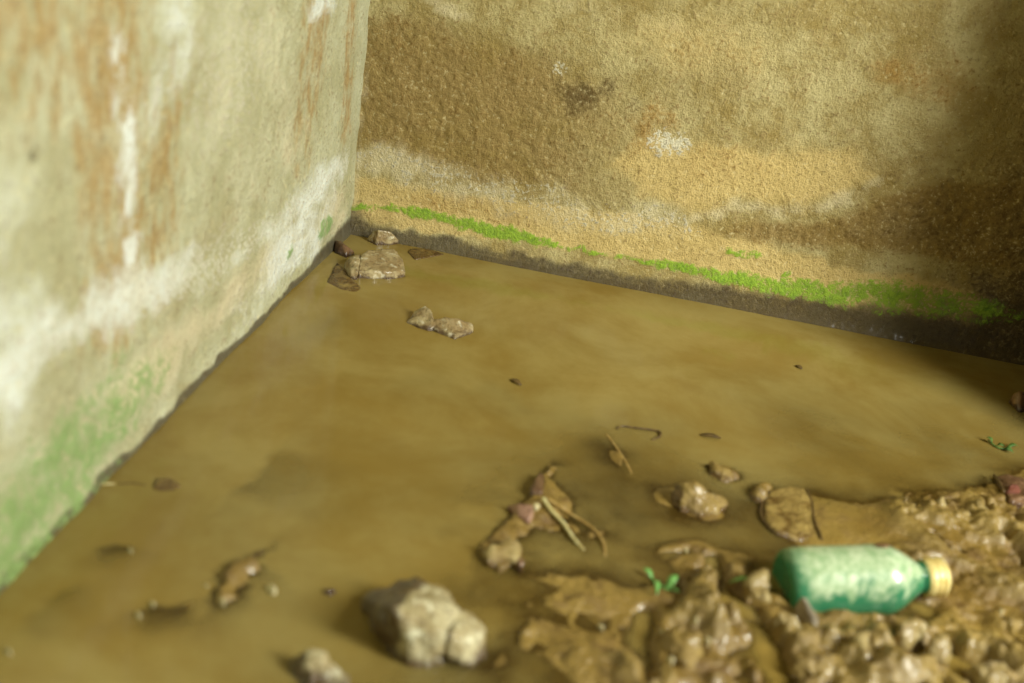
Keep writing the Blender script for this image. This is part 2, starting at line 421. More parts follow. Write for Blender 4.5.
lump3 = np.abs(fbm(wx, wy, 0.05, 227, 4, 0.6) - 0.5) * 2
fineg = fbm(GX, GY, 0.014, 225, 3, 0.6) - 0.5
on = sstep(-0.03, 0.05, sd)
rough_land = on * np.clip(0.25 + 1.1 * ell(GX, GY, *fl(930, 640)[:2], 0.30, 0.16, 0.3, 0.8) + 0.8 * ell(GX, GY, *fl(700, 630)[:2], 0.16, 0.10, 0, 0.9)
        + 1.0 * ell(GX, GY, *fl(960, 510)[:2], 0.14, 0.07, 0, 0.8), 0, 1.3)
c1, r1_ = cells(wx, wy, 0.026, 301); c2, r2_ = cells(GX, GY, 0.012, 303)
gran = np.sqrt(np.maximum(0, 1 - c1 ** 2)) * (0.3 + r1_); gran2 = np.sqrt(np.maximum(0, 1 - c2 ** 2)) * (0.2 + r2_)
patchy = sstep(0.40, 0.62, fbm(GX, GY, 0.09, 305, 3))
H += on * 0.006 + 0.010 * sstep(0.02, 0.12, sd)
H += rough_land * (lump2 * 0.048 + (0.25 - lump3) * 0.010 + fineg * 0.012 + (fbm(wx, wy, 0.03, 307, 4, 0.65) - 0.5) * 0.016 + patchy * ((gran - 0.5) * 0.0035 + (gran2 - 0.4) * 0.0022))
def bump(px, py, rx, ry, h, ang=0.0, sft=0.8, w=True):
    global H
    c = fl(px, py)
    H = H + h * ell(wx if w else GX, wy if w else GY, c[0], c[1], rx, ry, ang, sft)
def ridge(pts, r, h):
    global H
    d, _ = pdist(wx, wy, P2(*pts)); H = H + h * sstep(r, 0, d)
def groove(pts, r, h):
    global H
    d, _ = pdist(GX + wob(GX, GY, 0.02, 0.012, 241), GY + wob(GX, GY, 0.02, 0.012, 243), P2(*pts)); H = H - h * sstep(r, 0, d)
def shelf(pts, h, wide=0.06, steep=0.008):                   # a mud bank: steep on the left of the line as it runs, fading on its right
    global H
    gxw = GX + wob(GX, GY, 0.04, 0.024, 245) + wob(GX, GY, 0.012, 0.008, 249); gyw = GY + wob(GX, GY, 0.04, 0.024, 247) + wob(GX, GY, 0.012, 0.008, 251)
    L = P2(*pts)
    best = np.full(GX.shape, 1e9); side = np.zeros(GX.shape); par = np.zeros(GX.shape); n = len(L) - 1
    for i in range(n):
        (ax, ay), (bx, by) = L[i], L[i + 1]
        ux, uy = bx - ax, by - ay
        t = np.clip(((gxw - ax) * ux + (gyw - ay) * uy) / (ux * ux + uy * uy), 0, 1)
        d = np.hypot(gxw - ax - t * ux, gyw - ay - t * uy)
        cr = ux * (gyw - ay) - uy * (gxw - ax)
        m = d < best
        side = np.where(m, np.sign(cr), side); par = np.where(m, (i + t) / n, par); best = np.minimum(best, d)
    sgn = -best * side                                       # positive on the right of the line
    f = np.where(sgn > 0, np.exp(-(np.maximum(sgn, 0) / wide) ** 2), sstep(-steep, 0, sgn))
    H = H + h * f * np.clip(np.sin(math.pi * (0.06 + 0.88 * par)) * 1.6, 0, 1)
shelf([(232, 498), (258, 478), (274, 466), (280, 448)], 0.012, 0.07)
shelf([(120, 616), (180, 604), (196, 602)], 0.020, 0.030)
shelf([(200, 612), (215, 584), (243, 562), (262, 575)], 0.026, 0.034)
shelf([(90, 558), (122, 549), (140, 551)], 0.018, 0.02)
shelf([(10, 634), (44, 606), (80, 586)], 0.012, 0.04)
shelf([(478, 572), (488, 540), (512, 520), (532, 500), (545, 478), (556, 486)], 0.0165, 0.036)
c = fl(525, 535); e_ = ell(GX, GY, c[0], c[1], 0.09, 0.09, 0, 0.9); H += e_ * (fbm(wx, wy, 0.045, 313, 5, 0.62) - 0.52) * 0.030
shelf([(540, 505), (580, 520), (620, 550)][::-1], 0.004, 0.06, 0.05)
shelf([(628, 474), (618, 452), (604, 432)][::-1], 0.006, 0.03)
shelf([(585, 440), (600, 452), (640, 462)], 0.004, 0.08, 0.03)
shelf([(480, 380), (510, 398), (530, 420)], 0.008, 0.07, 0.03)
shelf([(380, 385), (420, 380), (450, 372)], 0.006, 0.07, 0.03)
shelf([(660, 545), (690, 540), (730, 556), (760, 560)], 0.006, 0.05, 0.01)
bump(530, 545, 0.05, 0.04, 0.008, 0.3, 0.9)
bump(697, 505, 0.045, 0.03, 0.008)
bump(720, 470, 0.020, 0.012, 0.020)
bump(800, 512, 0.12, 0.07, 0.008)
bump(758, 492, 0.010, 0.010, 0.018)
bump(735, 592, 0.050, 0.030, 0.010)
bump(772, 622, 0.045, 0.025, 0.008)
bump(665, 575, 0.035, 0.035, -0.010)
bump(570, 640, 0.10, 0.07, 0.011, 0, 0.9)
c = fl(570, 640); e_ = ell(GX, GY, c[0], c[1], 0.13, 0.09, 0, 0.8); H += e_ * ((fbm(wx, wy, 0.05, 311, 5, 0.6) - 0.5) * 0.030 + patchy * (gran - 0.4) * 0.004)
bump(700, 645, 0.05, 0.04, 0.014)
bump(640, 630, 0.018, 0.04, -0.014, -0.5)
bump(755, 655, 0.022, 0.05, -0.022, -0.4)
c = fl(848, 598); e_ = ell(GX, GY, c[0], c[1], 0.100, 0.050, 0.15, 0.6); H = H * (1 - e_) + (-0.004 + 0.010 * fineg) * e_        # the bed the bottle lies in
bump(785, 580, 0.035, 0.03, -0.016, 0.15, 0.8, False)
bump(960, 590, 0.030, 0.035, -0.016)
bump(990, 560, 0.08, 0.08, 0.014)
bump(870, 525, 0.09, 0.05, 0.008)
bump(740, 640, 0.10, 0.06, 0.008)
bump(590, 590, 0.09, 0.05, 0.006)
bump(945, 668, 0.035, 0.018, -0.030)
bump(345, 278, 0.05, 0.03, 0.006)
bump(320, 330, 0.025, 0.09, 0.008, -0.2)
for (px_, py_, rx_, ry_) in ((782, 616, 0.055, 0.032), (845, 622, 0.06, 0.02), (985, 560, 0.06, 0.05), (960, 610, 0.05, 0.04), (690, 660, 0.035, 0.03)):
    c = fl(px_, py_); e_ = ell(wx, wy, c[0], c[1], rx_, ry_, 0.1, 0.7); H = H * (1 - e_) + (0.006 + 0.012 * fineg + 0.012 * lump2) * e_
groove([(728, 596), (752, 622), (768, 650), (780, 690)], 0.022, 0.030)
groove([(712, 560), (722, 592), (720, 625)], 0.014, 0.020)
groove([(644, 618), (640, 645), (648, 690)], 0.016, 0.022)
groove([(888, 628), (895, 655), (905, 676)], 0.014, 0.022)
groove([(918, 606), (926, 612)], 0.014, 0.018)
groove([(930, 542), (946, 552), (960, 556)], 0.010, 0.014)
groove([(895, 492), (908, 500), (915, 515)], 0.008, 0.012)
groove([(975, 500), (984, 510), (986, 522)], 0.008, 0.014)
groove([(1000, 540), (1015, 556), (1024, 570)], 0.012, 0.014)
groove([(925, 660), (950, 668), (985, 672)], 0.020, 0.026)
groove([(668, 556), (690, 552), (712, 562)], 0.008, 0.010)
groove([(300, 392), (325, 385), (345, 362)], 0.012, 0.007)
groove([(196, 614), (207, 600), (219, 584)], 0.010, 0.014)
H += 0.0022 * (fbm(GX, GY, 0.03, 231, 4) - 0.5)
H = np.where(GY > -0.02, np.minimum(H, -0.02), H)
H = np.clip(H, -0.07, 0.05)

nt = NT('wet_mud')
hn, dry, org, _ = nt.attr('mud')
big = nt.noise(7, 5, 0.6); mid = nt.noise(30, 5, 0.62); fine = nt.noise(140, 4, 0.65); gr = nt.noise(380, 3, 0.6)
c = nt.mix(nt.ramp(big, 0.35, 0.68), srgb(116, 92, 40), srgb(142, 117, 56))
c = nt.mix(nt.ramp(mid, 0.5, 0.72, 0, 0.7), c, srgb(90, 62, 26))
c = nt.mix(nt.math('MULTIPLY', soft(nt, dry, mid, 0.9, 0.35, 0.8), 0.15), c, srgb(180, 162, 100))
c = nt.mix(nt.ramp(fine, 0.56, 0.72, 0, 0.5), c, srgb(92, 66, 26))
h = nt.math('ADD', nt.math('MULTIPLY', mid, 0.6), nt.math('MULTIPLY', fine, 0.55))
h = nt.math('ADD', h, nt.math('MULTIPLY', gr, 0.15))
nt.bsdf(c, nt.ramp(mid, 0.3, 0.7, 0.25, 0.6), nt.bump(h, 0.7, 0.008), Specular_IOR_Level=0.5, Coat_Weight=0.22, Coat_Roughness=0.10)
MUD = nt.m
me = grid_mesh('floor', np.stack([GX, GY, H], -1))
set_attr(me, 'mud', [H * 10 + 0.5, sstep(0.0, 0.022, H), np.zeros_like(H), np.ones_like(H)])
tag(link('floor', me, MUD), 'wet brown mud bed rising out of the water at lower right', None, kind='structure')
# the floor further back in the room, behind the camera
bm = bmesh.new()
for q in ([(-0.04, -3), (3.2, -3), (3.2, -1.34), (-0.04, -1.34)], [(1.35, -1.36), (3.2, -1.36), (3.2, 0), (1.35, 0)]):
    bm.faces.new([bm.verts.new((a, b, -0.008)) for a, b in q])
me = bpy.data.meshes.new('floor'); bm.to_mesh(me); bm.free()
set_attr(me, 'mud', [np.full(8, 0.5)] * 4)
tag(link('floor', me, MUD), 'muddy floor of the rest of the cellar', None, kind='structure')

def ground(x, y):
    i = min(max(int((x - gx[0]) / 0.0026), 0), len(gx) - 1); j = min(max(int((y - gy[0]) / 0.0026), 0), len(gy) - 1)
    return float(H[i, j])

# ------------------------------------------------------------------ water
WX, WY = np.meshgrid(gx[::3], gy[::3], indexing='ij')
depth = np.maximum(-H[::3, ::3], 0)
nt = NT('murky_water')
dp, silt, cl, _ = nt.attr('water')
cloud = nt.noise(5, 6, 0.65, dist=0.3)
opac = nt.math('SUBTRACT', 1.0, nt.math('POWER', 2.718, nt.math('MULTIPLY', dp, -6.5)))
colr = nt.mix(nt.ramp(cloud, 0.35, 0.7), srgb(142, 118, 56), srgb(160, 142, 82))
df = nt.n('ShaderNodeBsdfDiffuse'); nt.l(colr, df.inputs['Color'])
tr = nt.n('ShaderNodeBsdfTransparent'); tr.inputs['Color'].default_value = (0.9, 0.84, 0.7, 1)
mx = nt.n('ShaderNodeMixShader'); nt.l(opac, mx.inputs[0]); nt.l(tr.outputs[0], mx.inputs[1]); nt.l(df.outputs[0], mx.inputs[2])
nrm = nt.bump(nt.noise(22, 3, 0.5), 0.10, 0.004)
gl = nt.n('ShaderNodeBsdfGlossy'); gl.inputs['Roughness'].default_value = 0.09; nt.l(nrm, gl.inputs['Normal'])
fr = nt.n('ShaderNodeFresnel'); fr.inputs['IOR'].default_value = 1.33
mx2 = nt.n('ShaderNodeMixShader'); nt.l(fr.outputs[0], mx2.inputs[0]); nt.l(mx.outputs[0], mx2.inputs[1]); nt.l(gl.outputs[0], mx2.inputs[2])
nt.l(mx2.outputs[0], nt.out.inputs[0])
WATER = nt.m
me = grid_mesh('puddle', np.stack([WX, WY, np.zeros_like(WX)], -1))
set_attr(me, 'water', [depth * 12, np.zeros_like(depth), np.zeros_like(depth), np.ones_like(depth)])
tag(link('puddle', me, WATER), 'shallow pool of murky brown water filling the corner between the walls', 'water', kind='stuff')


# ------------------------------------------------------------------ object helpers
def hull(bm, pts, depth=-0.022, edge=0.006, smooth=2, amp=0.003, nscale=45.0, seed=0, flare=1.06):
    """a stone: convex hull of points (px, py, z), each standing where that pixel meets height z, and of a foot below them"""
    P = [Vector(fl(*p)) for p in pts]
    c = sum(P, Vector()) / len(P)
    F = [Vector((c.x + (p.x - c.x) * flare, c.y + (p.y - c.y) * flare, depth)) for p in P]
    b = bmesh.new()
    for p in P + F: b.verts.new(p)
    r = bmesh.ops.convex_hull(b, input=b.verts)
    junk = [v for v in b.verts if not v.link_faces]
    bmesh.ops.delete(b, geom=junk, context='VERTS')
    bmesh.ops.triangulate(b, faces=b.faces)
    for _ in range(6):
        es = [e for e in b.edges if e.calc_length() > edge]
        if not es: break
        bmesh.ops.subdivide_edges(b, edges=es, cuts=1)
        bmesh.ops.triangulate(b, faces=b.faces)
    for _ in range(smooth):
        bmesh.ops.smooth_vert(b, verts=b.verts, factor=0.5, use_axis_x=True, use_axis_y=True, use_axis_z=True)
    b.normal_update()
    off = Vector((seed * 3.7, seed * 1.3, seed * 2.1))
    mv = []
    for v in b.verts:
        q = (v.co + off)
        n = mn.fractal(q * nscale, 1.0, 2.0, 4) + 0.5 * mn.noise(q * nscale * 0.4)
        mv.append(v.normal * (n * amp))
    for v, d in zip(b.verts, mv): v.co += d
    vm = {v: bm.verts.new(v.co) for v in b.verts}
    for f in b.faces:
        vs = [vm[v] for v in f.verts]
        if not bm.faces.get(vs): bm.faces.new(vs)
    b.free()
def stone(name, label, cat, mat, hulls, group=None, shade_wet=None, **kw):
    bm = bmesh.new()
    for k, pts in enumerate(hulls):
        hull(bm, pts, seed=kw.get('seed', 1) + k * 5, **{a: v for a, v in kw.items() if a != 'seed'})
    zmin = min(v.co.z for v in bm.verts)
    cx = sum(v.co.x for v in bm.verts) / len(bm.verts); cy = sum(v.co.y for v in bm.verts) / len(bm.verts)
    base = Vector((cx, cy, zmin))
    st = None
    if shade_wet:                                                # the side painted dark for shade and wet: inside a polygon seen from above
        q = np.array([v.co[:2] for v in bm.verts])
        st = sstep(-0.006, 0.006, psigned(q[:, 0], q[:, 1], [tuple(fl(*t)[:2]) for t in shade_wet]))
    for v in bm.verts: v.co -= base
    bmesh.ops.recalc_face_normals(bm, faces=bm.faces)
    me = bpy.data.meshes.new(name); bm.to_mesh(me); bm.free()
    if st is not None: set_attr(me, 'shade_wet', [st, st, st, st])
    o = link(name, me, mat); o.location = base
    return tag(o, label, cat, group)
def ring_loft(bm, rings, close=True):
    R = [[bm.verts.new(p) for p in ring] for ring in rings]
    n = len(R[0])
    for a, b in zip(R[:-1], R[1:]):
        for i in range(n): bm.faces.new((a[i], a[(i + 1) % n], b[(i + 1) % n], b[i]))
    if close:
        bm.faces.new(R[0][::-1]); bm.faces.new(R[-1])
def tube(bm, pts, rad, n=7, seed=0, wobble=0.15, sub=5):
    P = [Vector(p) for p in pts]; Q = []; W = []
    for i in range(len(P) - 1):
        for k in range(sub):
            t = k / sub
            p0 = P[max(i - 1, 0)]; p1 = P[i]; p2 = P[i + 1]; p3 = P[min(i + 2, len(P) - 1)]
            Q.append(0.5 * ((2 * p1) + (p2 - p0) * t + (2 * p0 - 5 * p1 + 4 * p2 - p3) * t * t + (3 * p1 - p0 - 3 * p2 + p3) * t ** 3))
            W.append(rad[i] * (1 - t) + rad[i + 1] * t)
    Q.append(P[-1]); W.append(rad[-1])
    rings = []
    for i, (q, w) in enumerate(zip(Q, W)):
        d = (Q[min(i + 1, len(Q) - 1)] - Q[max(i - 1, 0)]).normalized()
        u = d.cross(Vector((0, 0, 1))).normalized(); v = u.cross(d)
        ring = []
        for k in range(n):
            a = 2 * math.pi * k / n
            r = w * (1 + wobble * mn.noise(Vector((i * 0.6 + seed, k * 1.1, seed * 2.3))))
            ring.append(q + (u * math.cos(a) + v * math.sin(a)) * r)
        rings.append(ring)
    ring_loft(bm, rings)
def finish(name, bm, mat, parent=None, base=None):
    if base is not None:
        for v in bm.verts: v.co -= base
    bmesh.ops.recalc_face_normals(bm, faces=bm.faces)
    me = bpy.data.meshes.new(name); bm.to_mesh(me); bm.free()
    o = link(name, me, mat, parent)
    if base is not None: o.location = base
    return o
def gpt(px, py, up=0.0):                                     # a point on whatever is on top there: mud or water
    p = fl(px, py)
    for _ in range(3):
        z = max(ground(p[0], p[1]), 0.0); p = fl(px, py, z + up)
    return Vector(p)

# ------------------------------------------------------------------ stone materials
def rock_mat(name, ca, cb, cdark, wetz=0.010, rough=(0.3, 0.7), bumpd=0.004, coat=0.3, speck=None):
    nt = NT(name)
    mid = nt.ramp(nt.noise(38, 5, 0.65), 0.3, 0.7); fine = nt.ramp(nt.noise(160, 4, 0.65), 0.3, 0.7)
    c = nt.mix(mid, ca, cb)
    c = nt.mix(nt.ramp(fine, 0.6, 1.0, 0, 0.55), c, cdark)
    if speck: c = nt.mix(nt.ramp(nt.noise(70, 3, 0.6), 0.56, 0.68, 0, 0.8), c, speck)
    sp = nt.n('ShaderNodeSeparateXYZ'); nt.l(nt.geo.outputs['Position'], sp.inputs[0])
    z = nt.math('ADD', sp.outputs[2], nt.math('MULTIPLY', nt.math('SUBTRACT', mid, 0.5), 0.008))
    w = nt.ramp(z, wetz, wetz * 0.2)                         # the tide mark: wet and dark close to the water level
    w = nt.math('MAXIMUM', w, nt.ramp(nt.math('ADD', nt.attr('shade_wet')[0], nt.math('MULTIPLY', nt.math('SUBTRACT', mid, 0.5), 0.6)), 0.3, 0.8))  # plus the sides with shade and wet painted in
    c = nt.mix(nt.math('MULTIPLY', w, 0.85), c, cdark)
    h = nt.math('ADD', nt.math('MULTIPLY', mid, 0.6), nt.math('MULTIPLY', fine, 0.5))
    nt.bsdf(c, nt.mixf(w, rough[1], rough[0]), nt.bump(h, 0.6, bumpd), Specular_IOR_Level=0.5, Coat_Weight=coat, Coat_Roughness=0.15)
    return nt.m
R_BROWN = rock_mat('wet_brown_rock', srgb(136, 112, 68), srgb(178, 162, 118), srgb(66, 42, 20), 0.006, speck=srgb(208, 200, 170))
R_DARK = rock_mat('dark_wet_rock', srgb(98, 66, 36), srgb(134, 100, 60), srgb(54, 32, 16), 0.01, coat=0.6)
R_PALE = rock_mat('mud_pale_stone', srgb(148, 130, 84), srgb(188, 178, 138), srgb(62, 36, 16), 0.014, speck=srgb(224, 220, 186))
R_GREY = rock_mat('grey_shard', srgb(140, 126, 104), srgb(170, 158, 138), srgb(96, 82, 64), 0.004, coat=0.2)
R_RED = rock_mat('reddish_stone', srgb(146, 108, 86), srgb(168, 134, 104), srgb(86, 44, 28), 0.004)
R_RUST = rock_mat('rust_red_chunk', srgb(92, 40, 20), srgb(116, 58, 28), srgb(54, 28, 14), 0.004)
R_MUD = rock_mat('mud_clod', srgb(126, 102, 45), srgb(154, 130, 68), srgb(80, 54, 22), 0.006, rough=(0.25, 0.55), coat=0.3)
R_MUDP = rock_mat('pale_mud_clod', srgb(138, 116, 62), srgb(170, 152, 98), srgb(98, 72, 32), 0.006, rough=(0.25, 0.55), coat=0.3)
R_GLINT = rock_mat('pebble_and_glint', srgb(176, 160, 110), srgb(210, 202, 166), srgb(150, 132, 90), 0.0, rough=(0.15, 0.3), coat=0.7, bumpd=0.001)  # also colours the wet glints that are built as pebbles

# ------------------------------------------------------------------ stones in the far corner
stone('rock', 'flat angular pale brown rock with a chipped notch, largest one in the corner', 'rock', R_BROWN,
      [[(344, 262, .008), (349, 256, .02), (361, 253, .02), (358, 271, .015), (351, 272, .012), (345, 268, .006)],
       [(362, 253, .022), (368, 249, .024), (394, 248, .024), (402, 258, .018), (406, 270, .012), (398, 271, .013), (358, 271, .013)]],
      edge=0.005, amp=0.0022, smooth=1, seed=1)
stone('rock', 'small dark brown rock at the foot of the pale left wall in the corner', 'rock', R_DARK,
      [[(332, 244, .004), (336, 240, .014), (343, 243, .02), (350, 248, .014), (355, 252, .004), (346, 256, .003), (336, 251, .004)]],
      edge=0.005, amp=0.002, smooth=1, seed=2)
stone('rock', 'grey-brown wet rock leaning on the back wall behind the flat corner rock', 'rock', R_BROWN,
      [[(367, 239, .003), (372, 230, .022), (378, 229, .030), (391, 232, .024), (399, 241, .004), (382, 243, .003)]],
      edge=0.005, amp=0.002, smooth=1, seed=3)
stone('stone_slab', 'tan slab barely breaking the water at the foot of the back wall', 'stone', R_MUD,
      [[(408, 251, .002), (412, 248, .004), (430, 249, .003), (445, 254, .001), (415, 259, .002)]], edge=0.006, amp=0.001, smooth=1, seed=4)
stone('stone_slab', 'flat tan slab just under the water in front of the corner rocks', 'stone', R_MUD,
      [[(327, 282, .001), (337, 262, .002), (346, 276, .004), (362, 289, .001), (355, 293, .000), (341, 289, .001)]], edge=0.007, amp=0.0012, smooth=1, seed=5)
stone('rock', 'jagged two-lobed brown rock standing alone in the open water', 'rock', R_BROWN,
      [[(406, 322, .001), (415, 311, .008), (426, 305, .020), (432, 312, .018), (436, 325, .008), (430, 329, .004), (416, 326, .002)],
       [(428, 322, .008), (443, 317, .018), (456, 319, .016), (473, 324, .008), (473, 330, .004), (455, 338, .002), (436, 331, .003)]],
      edge=0.005, amp=0.003, smooth=1, seed=6)

# ------------------------------------------------------------------ the large stones in the foreground
stone('stone_block', 'large broken stone block, side painted dark for wet and shade, pale muddy top, at bottom centre', 'stone', R_PALE,
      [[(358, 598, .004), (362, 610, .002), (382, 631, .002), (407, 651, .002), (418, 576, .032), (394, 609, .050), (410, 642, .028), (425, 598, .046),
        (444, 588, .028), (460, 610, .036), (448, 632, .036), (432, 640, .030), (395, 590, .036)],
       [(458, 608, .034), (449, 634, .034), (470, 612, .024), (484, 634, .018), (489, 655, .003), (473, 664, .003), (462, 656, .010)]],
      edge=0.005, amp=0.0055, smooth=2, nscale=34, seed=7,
      shade_wet=[(440, 570, .03), (398, 607, .048), (403, 632, .035), (412, 662, .015), (330, 720, 0), (300, 560, 0), (400, 540, 0)])  # left face: wet, with its shade painted in
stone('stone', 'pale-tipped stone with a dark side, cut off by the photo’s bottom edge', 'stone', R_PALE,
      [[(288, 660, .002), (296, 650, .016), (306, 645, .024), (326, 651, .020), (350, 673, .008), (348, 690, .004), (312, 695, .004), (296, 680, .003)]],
      edge=0.005, amp=0.006, smooth=1, seed=8, shade_wet=[(308, 640, .02), (304, 660, .02), (312, 700, .01), (260, 700, 0), (270, 630, 0)])  # the shade on its left side is put into the colour
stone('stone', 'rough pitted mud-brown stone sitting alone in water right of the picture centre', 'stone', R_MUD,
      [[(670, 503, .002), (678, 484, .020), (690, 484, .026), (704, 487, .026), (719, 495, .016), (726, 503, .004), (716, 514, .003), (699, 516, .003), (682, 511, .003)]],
      edge=0.004, amp=0.006, smooth=1, nscale=45, seed=9, shade_wet=[(674, 480, .02), (682, 495, .016), (676, 515, .0), (650, 515, 0), (650, 480, 0)])  # left flank painted darker for its shaded side
stone('mud_slab', 'rounded flat slab of mud outlined by dark cracks, behind the green bottle', 'mud', R_MUD,
      [[(765, 498, .005), (772, 489, .006), (788, 485, .006), (803, 487, .006), (811, 501, .006), (814, 520, .006), (819, 537, .004), (800, 540, .004), (776, 531, .005), (764, 517, .005)]],
      edge=0.007, amp=0.0012, smooth=2, nscale=30, seed=10)
stone('stone', 'small reddish pointed stone at the edge of the middle mud bank', 'stone', R_RED,
      [[(507, 506, .004), (518, 503, .014), (533, 505, .016), (533, 512, .012), (529, 521, .006), (518, 514, .008)]], edge=0.004, amp=0.0012, smooth=1, seed=11)
stone('mud_clod', 'pale lumpy mud clod below the small reddish stone', 'mud', R_MUDP,
      [[(485, 550, .006), (492, 545, .014), (510, 538, .012), (520, 545, .010), (520, 556, .006), (500, 570, .004), (488, 563, .005)]], edge=0.004, amp=0.004, smooth=1, nscale=60, seed=12)
stone('mud_clod', 'dark brown rotted clod at the top tip of the middle mud bank', 'mud', R_DARK,
      [[(530, 494, .006), (534, 482, .012), (540, 470, .010), (546, 476, .010), (543, 492, .010)]], edge=0.004, amp=0.003, smooth=1, nscale=60, seed=13)
stone('pebble', 'shiny dark pebble on the right side of the pale middle clod', 'pebble', R_DARK,
      [[(515, 561, .010), (520, 556, .014), (525, 560, .012), (521, 567, .008)]], edge=0.003, amp=0.0006, seed=14)
stone('pebble', 'tiny white pebble at the joint of the two straws', 'pebble', R_GLINT,
      [[(531, 505, .012), (536, 501, .016), (541, 503, .014), (536, 508, .012)]], edge=0.003, amp=0.0006, seed=15)
stone('pebble', 'dark oval pebble in the water left of the large stone block', 'pebble', R_DARK,
      [[(321, 592, .001), (325, 588, .004), (334, 588, .004), (337, 591, .001), (330, 595, .001)]], edge=0.003, amp=0.0006, seed=16)
stone('stone_slab', 'small tan stone with dark rim half sunk beside the left wall', 'stone', R_MUD,
      [[(152, 488, .001), (156, 477, .003), (168, 476, .003), (182, 485, .001), (176, 491, .000), (160, 492, .000)]], edge=0.005, amp=0.001, seed=17)
stone('rock', 'dark rock in the black shadow at the right end of the back wall', 'rock', R_DARK,
      [[(1011, 399, .004), (1014, 392, .02), (1020, 390, .026), (1036, 394, .02), (1040, 408, .003), (1020, 411, .003)]], edge=0.005, amp=0.003, seed=18)
stone('rubble_chunk', 'rust red chunk stuck in dark mud at the right edge', 'rubble', R_RUST,
      [[(1006, 492, .010), (1011, 484, .018), (1018, 483, .020), (1022, 490, .014), (1014, 497, .008)]], depth=-0.01, edge=0.004, amp=0.002, seed=19)
stone('mud_clod', 'dark brown clod under the rust red chunk at the right edge', 'mud', R_DARK,
      [[(995, 476, .004), (1003, 487, .012), (1012, 500, .012), (1030, 496, .016), (1030, 480, .012), (1010, 478, .012)]], edge=0.005, amp=0.004, seed=20)
stone('stone_shard', 'thin grey shard leaning against the lower left end of the bottle', 'stone', R_GREY,
      [[(795, 606, .010), (802, 596, .030), (806, 597, .030), (819, 621, .016), (812, 625, .010)]], depth=-0.004, flare=1.0, edge=0.004, amp=0.0006, smooth=1, seed=21)
clods = [
  ('pale blocky clod of mud left of the bottle’s sunken end', R_MUDP, [(754, 575, .026), (764, 571, .030), (771, 586, .024), (760, 592, .016), (752, 587, .020)]),
  ('large pale clod in front of the bottle at the bottom edge', R_MUDP, [(848, 644, .016), (857, 629, .034), (866, 634, .036), (877, 626, .036), (889, 641, .020), (884, 668, .012), (858, 670, .012)]),
  ('greyish crumbly clod in front of the bottle’s shoulder', R_MUDP, [(895, 634, .016), (904, 622, .028), (921, 621, .026), (927, 637, .014), (910, 646, .010)]),
  ('greyish crumbly clod at bottom right, right of the crumbly clod by the shoulder', R_MUDP, [(930, 645, .018), (942, 634, .026), (952, 642, .022), (948, 656, .012), (934, 656, .010)]),
  ('glistening wet clod in the far mud bank, above the yellow cap', R_MUDP, [(930, 500, .010), (938, 494, .022), (946, 495, .022), (949, 505, .014), (938, 510, .010)]),
  ('glistening wet clod near the right end of the far mud bank', R_MUDP, [(966, 506, .010), (978, 500, .022), (996, 508, .020), (994, 520, .010), (976, 517, .010)]),
  ('brown clod at the left end of the far mud bank', R_MUD, [(897, 505, .008), (906, 495, .018), (918, 500, .016), (914, 513, .008), (902, 512, .008)]),
  ('low brown clod in the water behind the mud-outlined slab', R_MUD, [(751, 492, .006), (757, 487, .014), (765, 491, .012), (762, 499, .006)]),
  ('small brown clod up and right of the pitted stone in the water', R_MUD, [(704, 462, .004), (712, 459, .012), (722, 463, .014), (730, 470, .008), (724, 478, .004), (714, 472, .006)]),
  ('rounded clod left of the dark mud furrow at bottom', R_MUD, [(664, 632, .016), (680, 622, .026), (700, 628, .028), (704, 650, .020), (684, 662, .014), (668, 652, .012)]),
  ('shiny mud crumb heap touching the grey shard', R_MUDP, [(774, 618, .018), (782, 611, .026), (797, 616, .024), (806, 628, .016), (788, 630, .014)]),
  ('knobbly clod at the very bottom between the furrow and the large pale clod', R_MUD, [(796, 664, .016), (806, 652, .028), (826, 655, .026), (834, 668, .016), (816, 682, .012)]),
  ('ragged clod at the lower right corner', R_MUDP, [(975, 664, .016), (990, 656, .028), (1006, 660, .026), (1010, 676, .014), (988, 684, .012)]),
]
for k, (lab, mt, pts) in enumerate(clods):
    stone('mud_clod', lab, 'mud', mt, [pts], group='clods on the mud bank', depth=-0.012, edge=0.0035, amp=0.0075, nscale=42, smooth=3, flare=1.5, seed=30 + k)
glint_pebs = [  # glints of wet mud, put in as pale little stones
  ('small white pebble-shaped glint highest on the mud ridge near the left wall', (130, 549, 5)), ('white pebble-shaped glint on the left part of the lower left mud ridge', (152, 602, 6)),
  ('dull pale pebble-shaped glint below the white one on the lower left mud ridge', (138, 613, 6)), ('tiny pale pebble-shaped glint in the notch of the lower left mud ridge', (206, 584, 4)),
  ('tiny white pebble-shaped glint on the peak of the lower left mud ridge', (241, 562, 4)), ('white broken pebble-shaped glint just right of the lower left mud ridge', (271, 588, 9)),
  ('pale pebble-shaped glint on the slope of the lower left mud ridge', (222, 599, 6)), ('pale pebble-shaped glint at the lower left corner of the picture', (8, 650, 7)),
  ('white pebble-shaped glint on the mud left of the rounded bottom clod', (662, 630, 5)), ('bright white pebble-shaped glint on top of the rounded bottom clod', (707, 639, 7)),
  ('white pebble-shaped glint low on the rounded bottom clod', (670, 658, 8)), ('small white pebble-shaped glint between the rounded clod and the blocky clod', (696, 618, 5)),
  ('white pebble-shaped glint at the top of the mud below the pitted stone', (686, 549, 4)), ('white pebble-shaped glint on the open mud right of the yellow cap', (1001, 610, 5)),
  ('pale pebble-shaped glint on smooth mud at bottom centre', (601, 625, 6)),
]
